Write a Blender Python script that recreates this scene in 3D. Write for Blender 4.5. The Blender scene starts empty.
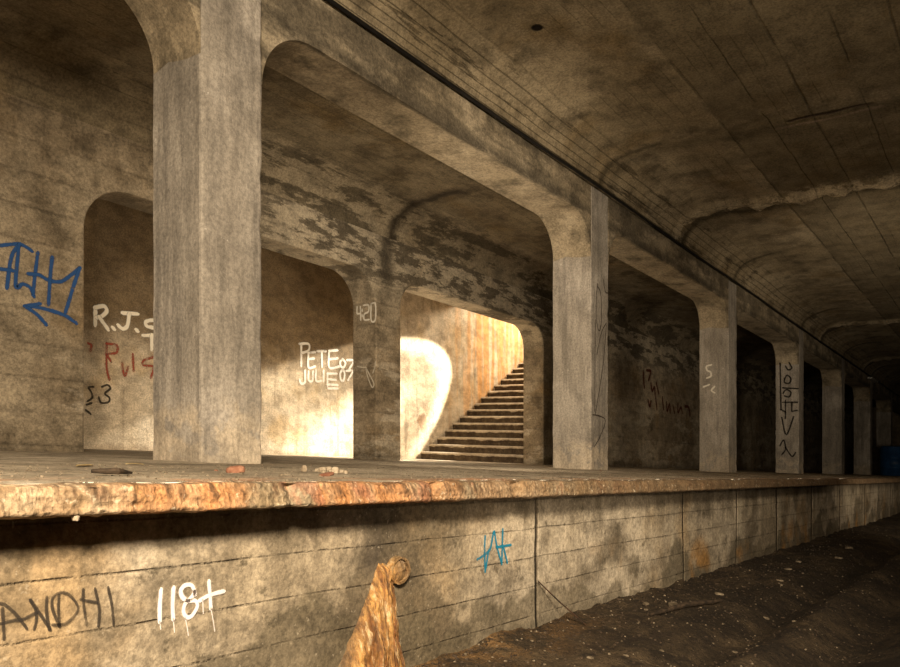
import bpy, bmesh, math, random
from mathutils import Vector, noise, Matrix
C = bpy.context.scene.collection
PI = math.pi
GR = 0.0658          # the tunnel runs downhill to the right on this grade
HC = 0.868
PITCH = 5.336
COL_X, COL_W, COL_T = 2.849, 0.475, 0.506
ROW_Y = 4.0
PLAT = -0.103        # platform top (heights are measured in the frame of the grade)
SPRING, SOFF, BEAM_TOP = 2.40, 2.86, 3.226
PCEIL = 3.44
INW, INT = 7.0, 0.44
BACK = 10.2
FLOOR = -0.868
WALLY = 1.96
LIPY = 1.79
NCOL = 9

def W(X, Y, z):
    return Vector((X, Y, z - GR * X + HC))

def mesh_obj(name, verts, faces, mat, parent=None, origin=None, smooth=False, sharp=None):
    o0 = Vector(origin) if origin is not None else Vector((0, 0, 0))
    me = bpy.data.meshes.new(name)
    me.from_pydata([tuple(Vector(v) - o0) for v in verts], [], faces)
    me.update()
    if smooth:
        for p in me.polygons: p.use_smooth = True
    if mat: me.materials.append(mat)
    o = bpy.data.objects.new(name, me)
    C.objects.link(o)
    o.location = o0
    if parent:
        o.parent = parent
        o.location = o0 - parent.location
    return o

def tag(o, label=None, cat=None, group=None, kind=None):
    if label: o['label'] = label
    if cat: o['category'] = cat
    if group: o['group'] = group
    if kind: o['kind'] = kind
    return o

def empty(name, loc):
    o = bpy.data.objects.new(name, None); C.objects.link(o); o.location = loc
    o.empty_display_size = .1
    return o

def grid(name, us, vs, fn, mat, parent=None, flip=False, smooth=True, origin=None):
    verts = [fn(u, v) for u in us for v in vs]
    nv = len(vs); faces = []
    for i in range(len(us) - 1):
        for j in range(nv - 1):
            a = i*nv + j; f = (a, a+nv, a+nv+1, a+1)
            faces.append(f[::-1] if flip else f)
    return mesh_obj(name, verts, faces, mat, parent, origin, smooth)

def lin(a, b, n): return [a + (b-a)*i/(n-1) for i in range(n)]

def spaced(a, b, d0, k):
    """steps that widen with distance from the near end"""
    out = [a]; x = a
    while x < b:
        x += d0 * (1 + max(0, x)*k); out.append(min(x, b))
    return out

def extrude_poly(name, pts, y0, y1, mat, parent=None, origin=None, bevel=0.0):
    """polygon in the X-z frame, extruded from y0 to y1"""
    bm = bmesh.new()
    o0 = Vector(origin) if origin is not None else Vector((0, 0, 0))
    a = [bm.verts.new(W(x, y0, z) - o0) for x, z in pts]
    b = [bm.verts.new(W(x, y1, z) - o0) for x, z in pts]
    bm.faces.new(a); bm.faces.new(b[::-1])
    n = len(pts)
    for i in range(n):
        f = bm.faces.new((a[i], b[i], b[(i+1) % n], a[(i+1) % n]))
    bmesh.ops.recalc_face_normals(bm, faces=bm.faces)
    me = bpy.data.meshes.new(name); bm.to_mesh(me); bm.free()
    me.materials.append(mat)
    o = bpy.data.objects.new(name, me); C.objects.link(o); o.location = o0
    if parent: o.parent = parent; o.location = o0 - parent.location
    if bevel:
        m = o.modifiers.new('bevel', 'BEVEL'); m.width = bevel; m.segments = 2
        m.limit_method = 'ANGLE'; m.angle_limit = math.radians(50)
    return o

def box_pts(x0, x1, y0, y1, z0, z1):
    v = [W(x, y, z) for x in (x0, x1) for y in (y0, y1) for z in (z0, z1)]
    f = [(0,1,3,2),(4,6,7,5),(0,4,5,1),(2,3,7,6),(0,2,6,4),(1,5,7,3)]
    return v, f

def tube(pts, r, n=10, cap=True):
    pts = [Vector(p) for p in pts]; verts = []; faces = []
    for i, p in enumerate(pts):
        d = (pts[min(i+1, len(pts)-1)] - pts[max(i-1, 0)]).normalized()
        a = d.orthogonal().normalized() if abs(d.z) > .9 else d.cross(Vector((0,0,1))).normalized()
        b = d.cross(a)
        rr = r[i] if isinstance(r, (list, tuple)) else r
        for k in range(n):
            t = 2*PI*k/n; verts.append(p + (a*math.cos(t) + b*math.sin(t))*rr)
    for i in range(len(pts)-1):
        for k in range(n):
            k2 = (k+1) % n
            faces.append((i*n+k, i*n+k2, (i+1)*n+k2, (i+1)*n+k))
    if cap:
        faces.append(tuple(range(n))[::-1]); faces.append(tuple((len(pts)-1)*n + k for k in range(n)))
    return verts, faces

def fbm(x, y, z, o=3): return noise.fractal(Vector((x, y, z)), 1.0, 2.0, o)

# ------------------------------------------------------------ materials
class NT:
    def __init__(s, name):
        s.m = bpy.data.materials.new(name); s.m.use_nodes = True
        s.t = s.m.node_tree; s.t.nodes.clear()
        s.out = s.n('ShaderNodeOutputMaterial'); s.b = s.n('ShaderNodeBsdfPrincipled')
        s.l(s.b.outputs[0], s.out.inputs[0])
        p = s.n('ShaderNodeNewGeometry').outputs['Position']
        sx = s.n('ShaderNodeSeparateXYZ'); s.l(p, sx.inputs[0])
        s.X, s.Y = sx.outputs[0], sx.outputs[1]
        s.Z = s.math('ADD', s.math('MULTIPLY', s.X, GR), s.math('SUBTRACT', sx.outputs[2], HC))
        s.P = s.comb(s.X, s.Y, s.Z)
    def n(s, ty): return s.t.nodes.new(ty)
    def l(s, a, b): s.t.links.new(a, b)
    def put(s, v, i):
        if hasattr(v, 'is_linked') or isinstance(v, bpy.types.NodeSocket): s.l(v, i)
        else:
            i.default_value = v
    def math(s, op, a, b=None, c=None, clamp=False):
        n = s.n('ShaderNodeMath'); n.operation = op; n.use_clamp = clamp
        s.put(a, n.inputs[0])
        if b is not None: s.put(b, n.inputs[1])
        if c is not None: s.put(c, n.inputs[2])
        return n.outputs[0]
    def comb(s, x, y, z):
        n = s.n('ShaderNodeCombineXYZ')
        for i, v in enumerate((x, y, z)): s.put(v, n.inputs[i])
        return n.outputs[0]
    def scale(s, v, sc, off=(0,0,0)):
        n = s.n('ShaderNodeMapping'); s.l(v, n.inputs[0]); n.inputs['Scale'].default_value = sc
        n.inputs['Location'].default_value = off
        return n.outputs[0]
    def noise(s, sc, det=4, rough=.55, vec=None, stretch=None, off=(0,0,0), dist=0):
        n = s.n('ShaderNodeTexNoise'); n.inputs['Scale'].default_value = sc
        n.inputs['Detail'].default_value = det; n.inputs['Roughness'].default_value = rough
        n.inputs['Distortion'].default_value = dist
        v = vec or s.P
        if stretch or any(off): v = s.scale(v, stretch or (1,1,1), off)
        s.l(v, n.inputs['Vector']); return n.outputs['Fac']
    def voro(s, sc, feat='F1', stretch=None):
        n = s.n('ShaderNodeTexVoronoi'); n.feature = feat; n.inputs['Scale'].default_value = sc
        s.l(s.scale(s.P, stretch) if stretch else s.P, n.inputs['Vector']); return n
    def ramp(s, f, a, b, lo=0.0, hi=1.0):
        n = s.n('ShaderNodeMapRange'); n.interpolation_type = 'SMOOTHSTEP'
        s.put(f, n.inputs[0]); n.inputs[1].default_value = a; n.inputs[2].default_value = b
        n.inputs[3].default_value = lo; n.inputs[4].default_value = hi
        return n.outputs[0]
    def mix(s, f, a, b, mode='MIX'):
        n = s.n('ShaderNodeMix'); n.data_type = 'RGBA'; n.blend_type = mode
        s.put(f, n.inputs[0])
        for v, i in ((a, 6), (b, 7)):
            if isinstance(v, tuple): v = v + (1,) if len(v) == 3 else v
            s.put(v, n.inputs[i])
        return n.outputs[2]
    def lines(s, co, spacing, width, wob=None, off=0.0):
        """1 on thin seams repeating along a coordinate"""
        v = s.math('ADD', co, off)
        if wob is not None: v = s.math('ADD', v, wob)
        f = s.math('FRACT', s.math('DIVIDE', v, spacing))
        d = s.math('ABSOLUTE', s.math('SUBTRACT', f, .5))
        return s.ramp(d, .5 - width/spacing, .5, 0, 1)
    def near(s, co, at, width, wob=None):
        v = co if wob is None else s.math('ADD', co, wob)
        return s.ramp(s.math('ABSOLUTE', s.math('SUBTRACT', v, at)), 0, width, 1, 0)
    def grit(s, col, amt=1.0, stretch=None):
        # uneven tone at every size from a hand's width down to the grain
        a = s.noise(4.6, 10, .80, off=(1.7, 2.9, 5.3), stretch=stretch or (.8, .8, 1.15)); b = s.noise(42, 5, .8, off=(4.1, .3, 2.2))
        lo, hi = 1 - .30*amt, 1 + .14*amt
        f = s.math('MULTIPLY', s.ramp(a, .38, .60, lo, hi), s.ramp(b, .34, .64, 1 - .34*amt, 1 + .22*amt))
        return s.mix(1.0, col, s.comb(f, f, f), 'MULTIPLY')
    def finish(s, col, h=None, dist=.01, strength=1.0, rough=.9, spec=.25):
        s.put(col, s.b.inputs['Base Color'])
        s.put(rough, s.b.inputs['Roughness']); s.b.inputs['Specular IOR Level'].default_value = spec
        if h is not None:
            b = s.n('ShaderNodeBump'); b.inputs['Distance'].default_value = dist
            b.inputs['Strength'].default_value = strength
            s.l(h, b.inputs['Height']); s.l(b.outputs[0], s.b.inputs['Normal'])
        return s.m

def sub(s, a, b): return s.math('SUBTRACT', a, b)

def concrete(name, dark, mid, light, boards=None, boardamt=.5, streak=.5, patch=None, blot=.5, warm=None,
             seams=None, extra=None, gritty=1.0, grit=1.0, gst=None):
    s = NT(name)
    big = s.noise(.55, 5, .6); med = s.noise(2.6, 6, .62, off=(3,7,1)); fine = s.noise(28, 4, .7)
    st = s.noise(1.0, 5, .65, stretch=(7, 7, .45), off=(1,2,3))
    col = s.mix(s.ramp(big, .42, .60), mid, light)
    col = s.mix(s.math('MULTIPLY', s.ramp(med, .48, .68), blot), col, dark)
    col = s.mix(s.math('MULTIPLY', s.ramp(st, .5, .72), streak), col, dark)
    if warm:
        w = s.noise(1.1, 5, .6, off=(11, 4, 2))
        col = s.mix(s.ramp(w, .52, .7, 0, .8), col, warm)
    h = s.math('MULTIPLY', fine, .25*gritty)
    h = s.math('ADD', h, s.math('MULTIPLY', med, .6))
    if boards:
        co, sp, wd, off = (boards + (0,))[:4]
        co = {'X': s.X, 'Y': s.Y, 'Z': s.Z}[co]
        wob = s.math('MULTIPLY', sub(s, s.noise(1.1, 4, .6, stretch=(1,1,.2)), .5), .03)
        L = s.lines(co, sp, wd, wob, off)
        br = s.ramp(s.noise(1.7, 4, .6, off=(5,5,5)), .30, .50, .25, 1)
        L = s.math('MULTIPLY', L, s.math('MULTIPLY', br, s.ramp(s.noise(19, 5, .8), .36, .60, .05, 1)))
        col = s.mix(s.math('MULTIPLY', L, boardamt), col, dark)
        h = s.math('SUBTRACT', h, s.math('MULTIPLY', L, .28))
        # every board has its own tone
        idx = s.math('FLOOR', s.math('DIVIDE', s.math('ADD', s.math('ADD', co, wob), off), sp))
        wn = s.n('ShaderNodeTexWhiteNoise'); wn.noise_dimensions = '1D'; s.l(idx, wn.inputs['W'])
        tone = s.math('MULTIPLY', wn.outputs['Value'], .22)
        col = s.mix(tone, col, dark)
        h = s.math('ADD', h, s.math('MULTIPLY', wn.outputs['Value'], .35))
    if patch:
        pc, lo, hi, stx = patch
        p = s.noise(1.4, 7, .68, stretch=stx, off=(9, 1, 4))
        pm = s.ramp(p, lo, hi)
        col = s.mix(pm, col, pc); h = s.math('SUBTRACT', h, s.math('MULTIPLY', pm, .3))
    if extra: col, h = extra(s, col, h)
    col = s.grit(col, grit, gst)
    sp = s.ramp(fine, .62, .74, 0, .35); col = s.mix(sp, col, dark)
    sp2 = s.ramp(s.noise(60, 2, .5), .66, .74, 0, .3); col = s.mix(sp2, col, light)
    return s.finish(col, h, .022, 1.0, .92, .2)
STROKES = {
'blue_tag':('Y',7.0,[[(2.976,1.648),(3.136,1.698),(3.237,1.664)],[(3.136,1.698),(3.067,1.571),(3.031,1.298)],[(3.129,1.69),(3.102,1.331),(3.161,1.356),(3.224,1.336),(3.256,1.269)],[(2.976,1.447),(3.074,1.456)],[(3.288,1.656),(3.265,1.457),(3.247,1.281)],[(3.211,1.455),(3.301,1.465),(3.38,1.435),(3.488,1.443),(3.57,1.509),(3.668,1.606)],[(3.414,1.645),(3.394,1.417),(3.383,1.219)],[(3.668,1.606),(3.612,1.434),(3.535,1.172)],[(3.633,1.091),(3.529,1.143),(3.394,1.167),(3.276,1.173),(3.18,1.163)],[(3.304,1.209),(3.18,1.163)],[(3.18,1.163),(3.276,1.113),(3.36,1.034)]]),
'initials':('Y',10.2,[[(5.565,1.846),(5.565,1.61)],[(5.565,1.846),(5.689,1.888),(5.728,1.825),(5.65,1.736),(5.585,1.713)],[(5.624,1.72),(5.746,1.577)],[(5.821,1.606),(5.837,1.596)],[(5.969,1.841),(6.19,1.867)],[(6.065,1.845),(6.037,1.673),(5.969,1.617),(5.901,1.652)],[(6.176,1.631),(6.193,1.623)],[(6.581,1.814),(6.434,1.816),(6.324,1.772),(6.352,1.711),(6.492,1.706),(6.566,1.664),(6.463,1.596)],[(6.289,1.57),(6.448,1.594)],[(6.419,1.589),(6.419,1.391)]]),
'red_word':('Y',10.2,[[(5.728,1.373),(5.728,1.047),(5.768,0.875)],[(5.728,1.373),(5.874,1.368),(5.874,1.267),(5.741,1.224),(5.794,1.13)],[(5.955,1.124),(5.996,0.95),(6.051,1.084)],[(6.12,1.273),(6.134,1.042)],[(6.448,1.276),(6.289,1.203),(6.289,1.138),(6.448,1.13),(6.404,0.967)],[(5.47,1.337),(5.508,1.317),(5.496,1.242)]]),
'black_numerals':('Y',10.2,[[(5.534,0.752),(5.47,0.734),(5.508,0.675),(5.521,0.602),(5.458,0.548)],[(5.663,0.764),(5.741,0.797),(5.781,0.75),(5.702,0.673),(5.768,0.623),(5.754,0.559),(5.65,0.543),(5.616,0.61)],[(5.445,0.498),(5.508,0.527)],[(5.433,0.423),(5.496,0.378)]]),
'black_word':('Y',1.96,[[(0.837,-0.41),(0.839,-0.446),(0.841,-0.482)],[(0.833,-0.397),(0.848,-0.406),(0.873,-0.435),(0.893,-0.466)],[(0.833,-0.445),(0.864,-0.442),(0.882,-0.443),(0.917,-0.43)],[(0.901,-0.398),(0.914,-0.424),(0.916,-0.448),(0.911,-0.47)],[(0.903,-0.398),(0.95,-0.478)],[(0.941,-0.396),(0.94,-0.428),(0.947,-0.476)],[(0.971,-0.395),(0.97,-0.432),(0.973,-0.473)],[(0.973,-0.473),(0.956,-0.43),(0.955,-0.4),(0.973,-0.388),(0.997,-0.396),(1.02,-0.429),(1.011,-0.452),(0.987,-0.469),(0.956,-0.467)],[(1.034,-0.387),(1.035,-0.424),(1.043,-0.479)],[(1.028,-0.412),(1.07,-0.425)],[(1.066,-0.389),(1.077,-0.443),(1.075,-0.487)],[(1.102,-0.39),(1.112,-0.438),(1.117,-0.49)]]),
'white_numerals':('Y',1.96,[[(1.261,-0.415),(1.257,-0.46),(1.257,-0.504)],[(1.301,-0.414),(1.298,-0.462),(1.3,-0.503)],[(1.373,-0.44),(1.363,-0.415),(1.341,-0.41),(1.325,-0.423),(1.329,-0.442),(1.348,-0.457),(1.373,-0.46),(1.381,-0.476),(1.366,-0.499),(1.348,-0.506),(1.334,-0.489),(1.339,-0.465),(1.363,-0.446),(1.37,-0.434)],[(1.421,-0.409),(1.425,-0.451),(1.428,-0.489)],[(1.388,-0.462),(1.421,-0.45),(1.474,-0.444)]]),
'white_drips':('Y',1.96,[[(1.257,-0.505),(1.26,-0.526)],[(1.3,-0.503),(1.304,-0.542)],[(1.339,-0.505),(1.345,-0.53),(1.35,-0.559)],[(1.428,-0.489),(1.436,-0.528),(1.442,-0.561)],[(1.399,-0.46),(1.401,-0.501)]]),
'white_names':('Y',10.2,[[(9.343,1.844),(9.343,1.493)],[(9.301,1.87),(9.515,1.9),(9.515,1.787),(9.352,1.717)],[(9.515,1.739),(9.515,1.481),(9.668,1.515)],[(9.515,1.626),(9.646,1.658)],[(9.515,1.739),(9.668,1.775)],[(9.735,1.8),(9.937,1.827)],[(9.838,1.814),(9.847,1.536)],[(10.029,1.839),(10.029,1.54),(10.286,1.587)],[(10.029,1.69),(10.238,1.733)],[(10.029,1.846),(10.238,1.884)],[(10.381,1.733),(10.309,1.674),(10.333,1.592),(10.405,1.584),(10.453,1.674),(10.381,1.733)],[(10.501,1.731),(10.673,1.735),(10.55,1.566)],[(9.429,1.406),(9.429,1.214),(9.343,1.173),(9.301,1.233)],[(9.515,1.4),(9.515,1.255),(9.602,1.248),(9.624,1.412)],[(9.69,1.436),(9.699,1.258),(9.824,1.27)],[(9.883,1.457),(9.883,1.276)],[(9.983,1.419),(9.983,1.204)],[(9.983,1.419),(10.215,1.444)],[(9.983,1.32),(10.191,1.324)],[(9.983,1.22),(10.238,1.235)],[(10.381,1.547),(10.309,1.455),(10.333,1.339),(10.405,1.346),(10.429,1.468),(10.381,1.547)],[(10.477,1.524),(10.648,1.543),(10.526,1.359)],[(10.006,1.149),(10.238,1.171)]]),
'clock_numerals':('X',7.77,[[(7.35,2.009),(7.35,1.922),(7.289,1.917)],[(7.289,2.004),(7.282,1.829)],[(7.255,1.964),(7.255,1.949)],[(7.255,1.889),(7.255,1.874)],[(7.222,2.023),(7.138,2.016),(7.138,1.93),(7.215,1.899),(7.215,1.824),(7.128,1.818)],[(7.088,2.029),(7.012,2.027),(7.012,1.809),(7.088,1.808),(7.088,2.029)]]),
'loop_scrawl':('X',7.77,[[(7.188,1.167),(7.155,1.042),(7.072,0.892),(7.039,0.941),(7.121,1.066),(7.188,1.167)],[(7.34,1.185),(7.255,1.169),(7.188,1.167)],[(7.006,1.233),(7.022,1.161),(7.055,1.088)]]),
'blue_scribble':('Y',1.96,[[(2.914,-0.366),(2.91,-0.426),(2.914,-0.525)],[(2.852,-0.464),(2.903,-0.45),(2.955,-0.425),(2.977,-0.368),(2.985,-0.348)],[(2.993,-0.348),(3.012,-0.417),(3.055,-0.503)],[(3.063,-0.341),(3.055,-0.501)],[(3.008,-0.421),(3.055,-0.42),(3.135,-0.419)],[(3.071,-0.429),(3.103,-0.501)],[(2.94,-0.432),(2.914,-0.525)]]),
'thin_scrawl':('Y',4.0,[[(8.339,2.108),(8.314,2.01),(8.297,1.708),(8.373,1.552),(8.442,1.694),(8.425,1.994),(8.339,2.071)],[(8.486,2.195),(8.547,2.055),(8.618,2.05)],[(8.574,1.678),(8.442,1.543),(8.314,1.262)],[(8.574,1.659),(8.486,1.171),(8.272,0.549)],[(8.272,1.666),(8.255,0.585)],[(8.205,0.545),(8.399,0.539),(8.547,0.491),(8.399,0.294),(8.255,0.176)]]),
'white_letter':('X',13.521,[[(4.302,1.768),(4.381,1.747),(4.374,1.678),(4.313,1.642),(4.306,1.573),(4.374,1.541)],[(4.432,1.388),(4.34,1.42)],[(4.245,1.384),(4.296,1.323),(4.245,1.281)]]),
'black_tag':('X',18.857000000000003,[[(4.213,2.45),(4.155,2.323),(4.233,2.285),(4.291,2.37)],[(4.311,2.079),(4.252,2.16),(4.174,2.075),(4.213,1.972),(4.311,1.995),(4.311,2.079)],[(4.342,1.745),(4.272,1.828),(4.174,1.763),(4.213,1.66),(4.311,1.682)],[(4.409,2.458),(4.389,1.369)],[(4.35,1.536),(4.039,1.533)],[(4.291,1.578),(4.291,1.16)],[(4.155,1.535),(4.155,1.327)],[(4.37,1.181),(4.272,0.785),(4.116,1.202)],[(4.409,0.532),(4.33,0.659),(4.291,0.451),(4.37,0.324)],[(4.291,0.493),(4.155,0.289),(4.077,0.374)],[(4.35,1.871),(4.019,1.843)],[(4.389,1.369),(4.291,1.306)],[(4.135,1.327),(4.039,1.347)]]),
'faint_red':('Y',7.0,[[(17.031,2.134),(17.103,1.777)],[(17.248,2.186),(17.505,2.187),(17.357,1.972)],[(17.505,1.901),(17.58,1.736),(17.731,1.837),(17.769,1.667)],[(17.845,1.935),(18.0,1.716)],[(17.321,1.486),(17.431,1.352),(17.505,1.472)],[(17.807,1.583),(17.884,1.328)],[(18.235,1.619),(18.315,1.359)],[(18.516,1.523),(18.557,1.317),(18.721,1.509),(18.763,1.301)],[(18.972,1.468),(19.056,1.321)],[(19.314,1.555),(19.314,1.339),(19.533,1.479),(19.622,1.36)],[(19.846,1.533),(20.121,1.522),(20.214,1.337)]]),
}
D_, M_, L_ = (.075,.055,.032), (.30,.235,.155), (.46,.38,.27)

def track_extra(s, col, h):
    # vertical construction joints, with dark weeping below them
    st = s.noise(1.0, 5, .6, stretch=(9, 1, .5), off=(2,2,9))
    wob = s.math('MULTIPLY', sub(s, s.noise(3, 4, .6), .5), .07)
    j = None
    for x, w in ((3.39,.022),(5.52,.02),(6.85,.025),(8.25,.05),(9.9,.06),(11.7,.06),(13.9,.08),(17,.1),(20.4,.12)):
        k = s.near(s.X, x, w, wob); j = k if j is None else s.math('MAXIMUM', j, k)
    col = s.mix(s.math('MULTIPLY', j, .75), col, (.07,.045,.022)); h = s.math('SUBTRACT', h, s.math('MULTIPLY', j, .9))
    for x, w in ((5.35,.10),(6.95,.12),(8.4,.2),(10.2,.25),(12.4,.4)):   # pale lime runs beside the joints
        k = s.math('MULTIPLY', s.near(s.X, x, w, wob), s.ramp(st, .42, .6)); col = s.mix(s.math('MULTIPLY', k, .75), col, (.50,.43,.31))
    # shadow of the slab edge painted as a dark band right under it
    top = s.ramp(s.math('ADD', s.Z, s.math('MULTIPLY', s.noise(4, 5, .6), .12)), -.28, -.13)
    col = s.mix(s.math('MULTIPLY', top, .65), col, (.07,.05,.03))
    # damp stain round and below the drain pipe
    dx = s.math('ABSOLUTE', s.math('SUBTRACT', s.X, 2.27)); nz = s.math('MULTIPLY', sub(s, s.noise(3.5, 6, .6, off=(4,4,4)), .5), .5)
    spread = s.math('MULTIPLY_ADD', s.Z, -.75, -.12)
    k = s.ramp(s.math('ADD', s.math('SUBTRACT', dx, spread), nz), -.06, .05, 1, 0)
    col = s.mix(s.math('MULTIPLY', k, .8), col, (.11,.085,.052))
    dz = s.math('MULTIPLY', s.near(s.X, 2.17, .17, s.math('MULTIPLY', nz, .6)), s.ramp(s.Z, -.50, -.40)); col = s.mix(s.math('MULTIPLY', dz, .9), col, (.08,.065,.05))
    # soft sooty blotches and drips running down from the slab
    q = s.noise(1.6, 7, .62, off=(6,3,5), stretch=(1,1,1.5)); col = s.mix(s.ramp(q, .50, .66, 0, .75), col, (.14,.11,.07))
    q = s.math('MULTIPLY', s.ramp(s.noise(1.0, 5, .6, stretch=(5,1,.7), off=(8,1,5)), .48, .6), s.ramp(s.Z, -.60, -.25)); col = s.mix(s.math('MULTIPLY', q, .6), col, (.12,.095,.06))
    q = s.ramp(s.noise(9, 5, .7, off=(3,6,5)), .60, .68, 0, .7); col = s.mix(q, col, (.10,.08,.05))
    # big tide marks near the ground
    t = s.ramp(s.math('ADD', s.Z, s.math('MULTIPLY', sub(s, s.noise(1.3, 5, .55, off=(1,8,3)), .5), 1.7)), -.74, -.68, 1, 0)
    col = s.mix(s.math('MULTIPLY', t, .68), col, (.13,.105,.065))
    r = s.math('MULTIPLY', s.ramp(s.noise(1.7, 4, .5, off=(7,7,1)), .55, .66), s.ramp(s.Z, -.75, -.4, 1, 0))
    r = s.math('MULTIPLY', r, s.ramp(s.X, 3.2, 3.6))
    col = s.mix(s.math('MULTIPLY', r, .8), col, (.40,.21,.06))
    return col, h

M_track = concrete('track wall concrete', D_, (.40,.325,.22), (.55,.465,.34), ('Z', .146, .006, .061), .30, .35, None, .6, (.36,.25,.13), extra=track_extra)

def inner_extra(s, col, h):
    # old whitewash flaking in runs along the upper wall
    p = s.noise(1.5, 8, .7, stretch=(.9, 1, 3.2), off=(2,3,8)); up = s.ramp(s.Z, 1.9, 2.6)
    up = s.math('MULTIPLY', up, s.ramp(s.X, 4.5, 6.5))
    col = s.mix(s.math('MULTIPLY', up, .6), col, (.43,.37,.27)); k = s.math('MULTIPLY', s.ramp(p, .475, .53), up); col = s.mix(s.math('MULTIPLY', k, .78), col, (.05,.038,.023))
    lo = s.math('MULTIPLY', s.ramp(s.noise(1.2, 7, .66, stretch=(.6,1,2.2), off=(6,2,2)), .5, .56), s.ramp(s.Z, 1.6, 1.1))
    col = s.mix(s.math('MULTIPLY', lo, .5), col, (.50,.43,.32))
    # dark wet run at the pier
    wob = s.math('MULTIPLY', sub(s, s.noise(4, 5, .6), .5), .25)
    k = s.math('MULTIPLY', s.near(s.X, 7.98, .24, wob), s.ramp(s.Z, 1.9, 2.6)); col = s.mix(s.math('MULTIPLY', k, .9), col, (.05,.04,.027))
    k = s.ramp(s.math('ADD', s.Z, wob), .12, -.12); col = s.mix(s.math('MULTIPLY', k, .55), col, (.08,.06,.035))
    return col, h
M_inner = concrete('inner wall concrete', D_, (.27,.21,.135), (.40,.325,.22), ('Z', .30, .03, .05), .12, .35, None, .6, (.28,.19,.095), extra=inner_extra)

def back_extra(s, col, h):
    # fresh pale wall low down, brown water stain above, orange runs near the stair head
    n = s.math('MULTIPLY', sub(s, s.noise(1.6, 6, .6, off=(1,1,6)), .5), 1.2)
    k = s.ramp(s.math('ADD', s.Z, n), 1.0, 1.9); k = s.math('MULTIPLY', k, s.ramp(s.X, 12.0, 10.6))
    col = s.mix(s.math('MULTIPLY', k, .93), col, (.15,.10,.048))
    st = s.noise(1.0, 5, .6, stretch=(6, 1, .35), off=(7,2,9))
    k = s.math('MULTIPLY', s.ramp(st, .42, .55), s.ramp(s.X, 13.2, 15.2)); col = s.mix(s.math('MULTIPLY', k, .8), col, (.66,.33,.10))
    bl = s.math('MULTIPLY', s.ramp(s.noise(3.0, 5, .6, off=(8,8,1)), .55, .62), s.math('MULTIPLY', s.near(s.X, 12.6, .7), s.near(s.Z, .75, .5)))
    col = s.mix(s.math('MULTIPLY', bl, .8), col, (.28,.14,.06))
    k = s.ramp(s.math('ADD', s.Z, s.math('MULTIPLY', n, .2)), .05, -.12); col = s.mix(s.math('MULTIPLY', k, .5), col, (.16,.10,.05))
    return col, h
M_back = concrete('stair wall concrete', (.16,.105,.055), (.58,.48,.34), (.72,.62,.47), None, 0, .45, None, .35, (.50,.37,.21), extra=back_extra)

def col_extra(s, col, h):
    # trowel bands and pale splashed foot
    n = s.math('MULTIPLY', sub(s, s.noise(5, 5, .6), .5), .5)
    k = s.math('MULTIPLY', s.ramp(s.math('ADD', s.Z, n), .28, .12), s.ramp(s.noise(4, 5, .6, off=(3,3,3)), .42, .5))
    col = s.mix(s.math('MULTIPLY', k, .75), col, (.56,.46,.33))
    gp = s.ramp(s.noise(.9, 4, .5, off=(2,5,5)), .48, .56); col = s.mix(s.math('MULTIPLY', gp, .5), col, (.22,.19,.15))
    sc = s.ramp(s.noise(14, 4, .75, off=(1,4,2)), .66, .70); col = s.mix(s.math('MULTIPLY', sc, .55), col, (.62,.56,.47))
    return col, h
M_col = concrete('column concrete', (.10,.086,.070), (.33,.29,.235), (.44,.39,.325), None, 0, .55, None, .4, extra=col_extra, grit=.8, gst=(2.2, 2.2, .35))
def beam_extra(s, col, h):
    g = s.noise(1.0, 6, .65, stretch=(.9, 3, 3), off=(3,1,7)); face = s.ramp(s.Y, ROW_Y+.06, ROW_Y+.01)
    col = s.mix(s.math('MULTIPLY', s.math('MULTIPLY', s.ramp(g, .44, .56), face), .65), col, (.07,.058,.04))
    low = s.math('MULTIPLY', s.near(s.Z, 2.90, .10, s.math('MULTIPLY', sub(s, g, .5), .3)), face); col = s.mix(s.math('MULTIPLY', low, .6), col, (.06,.05,.035))
    return col, h
M_beam = concrete('beam concrete', (.085,.068,.042), (.30,.24,.155), (.42,.345,.235), None, 0, .2, None, .7, extra=beam_extra)

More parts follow.
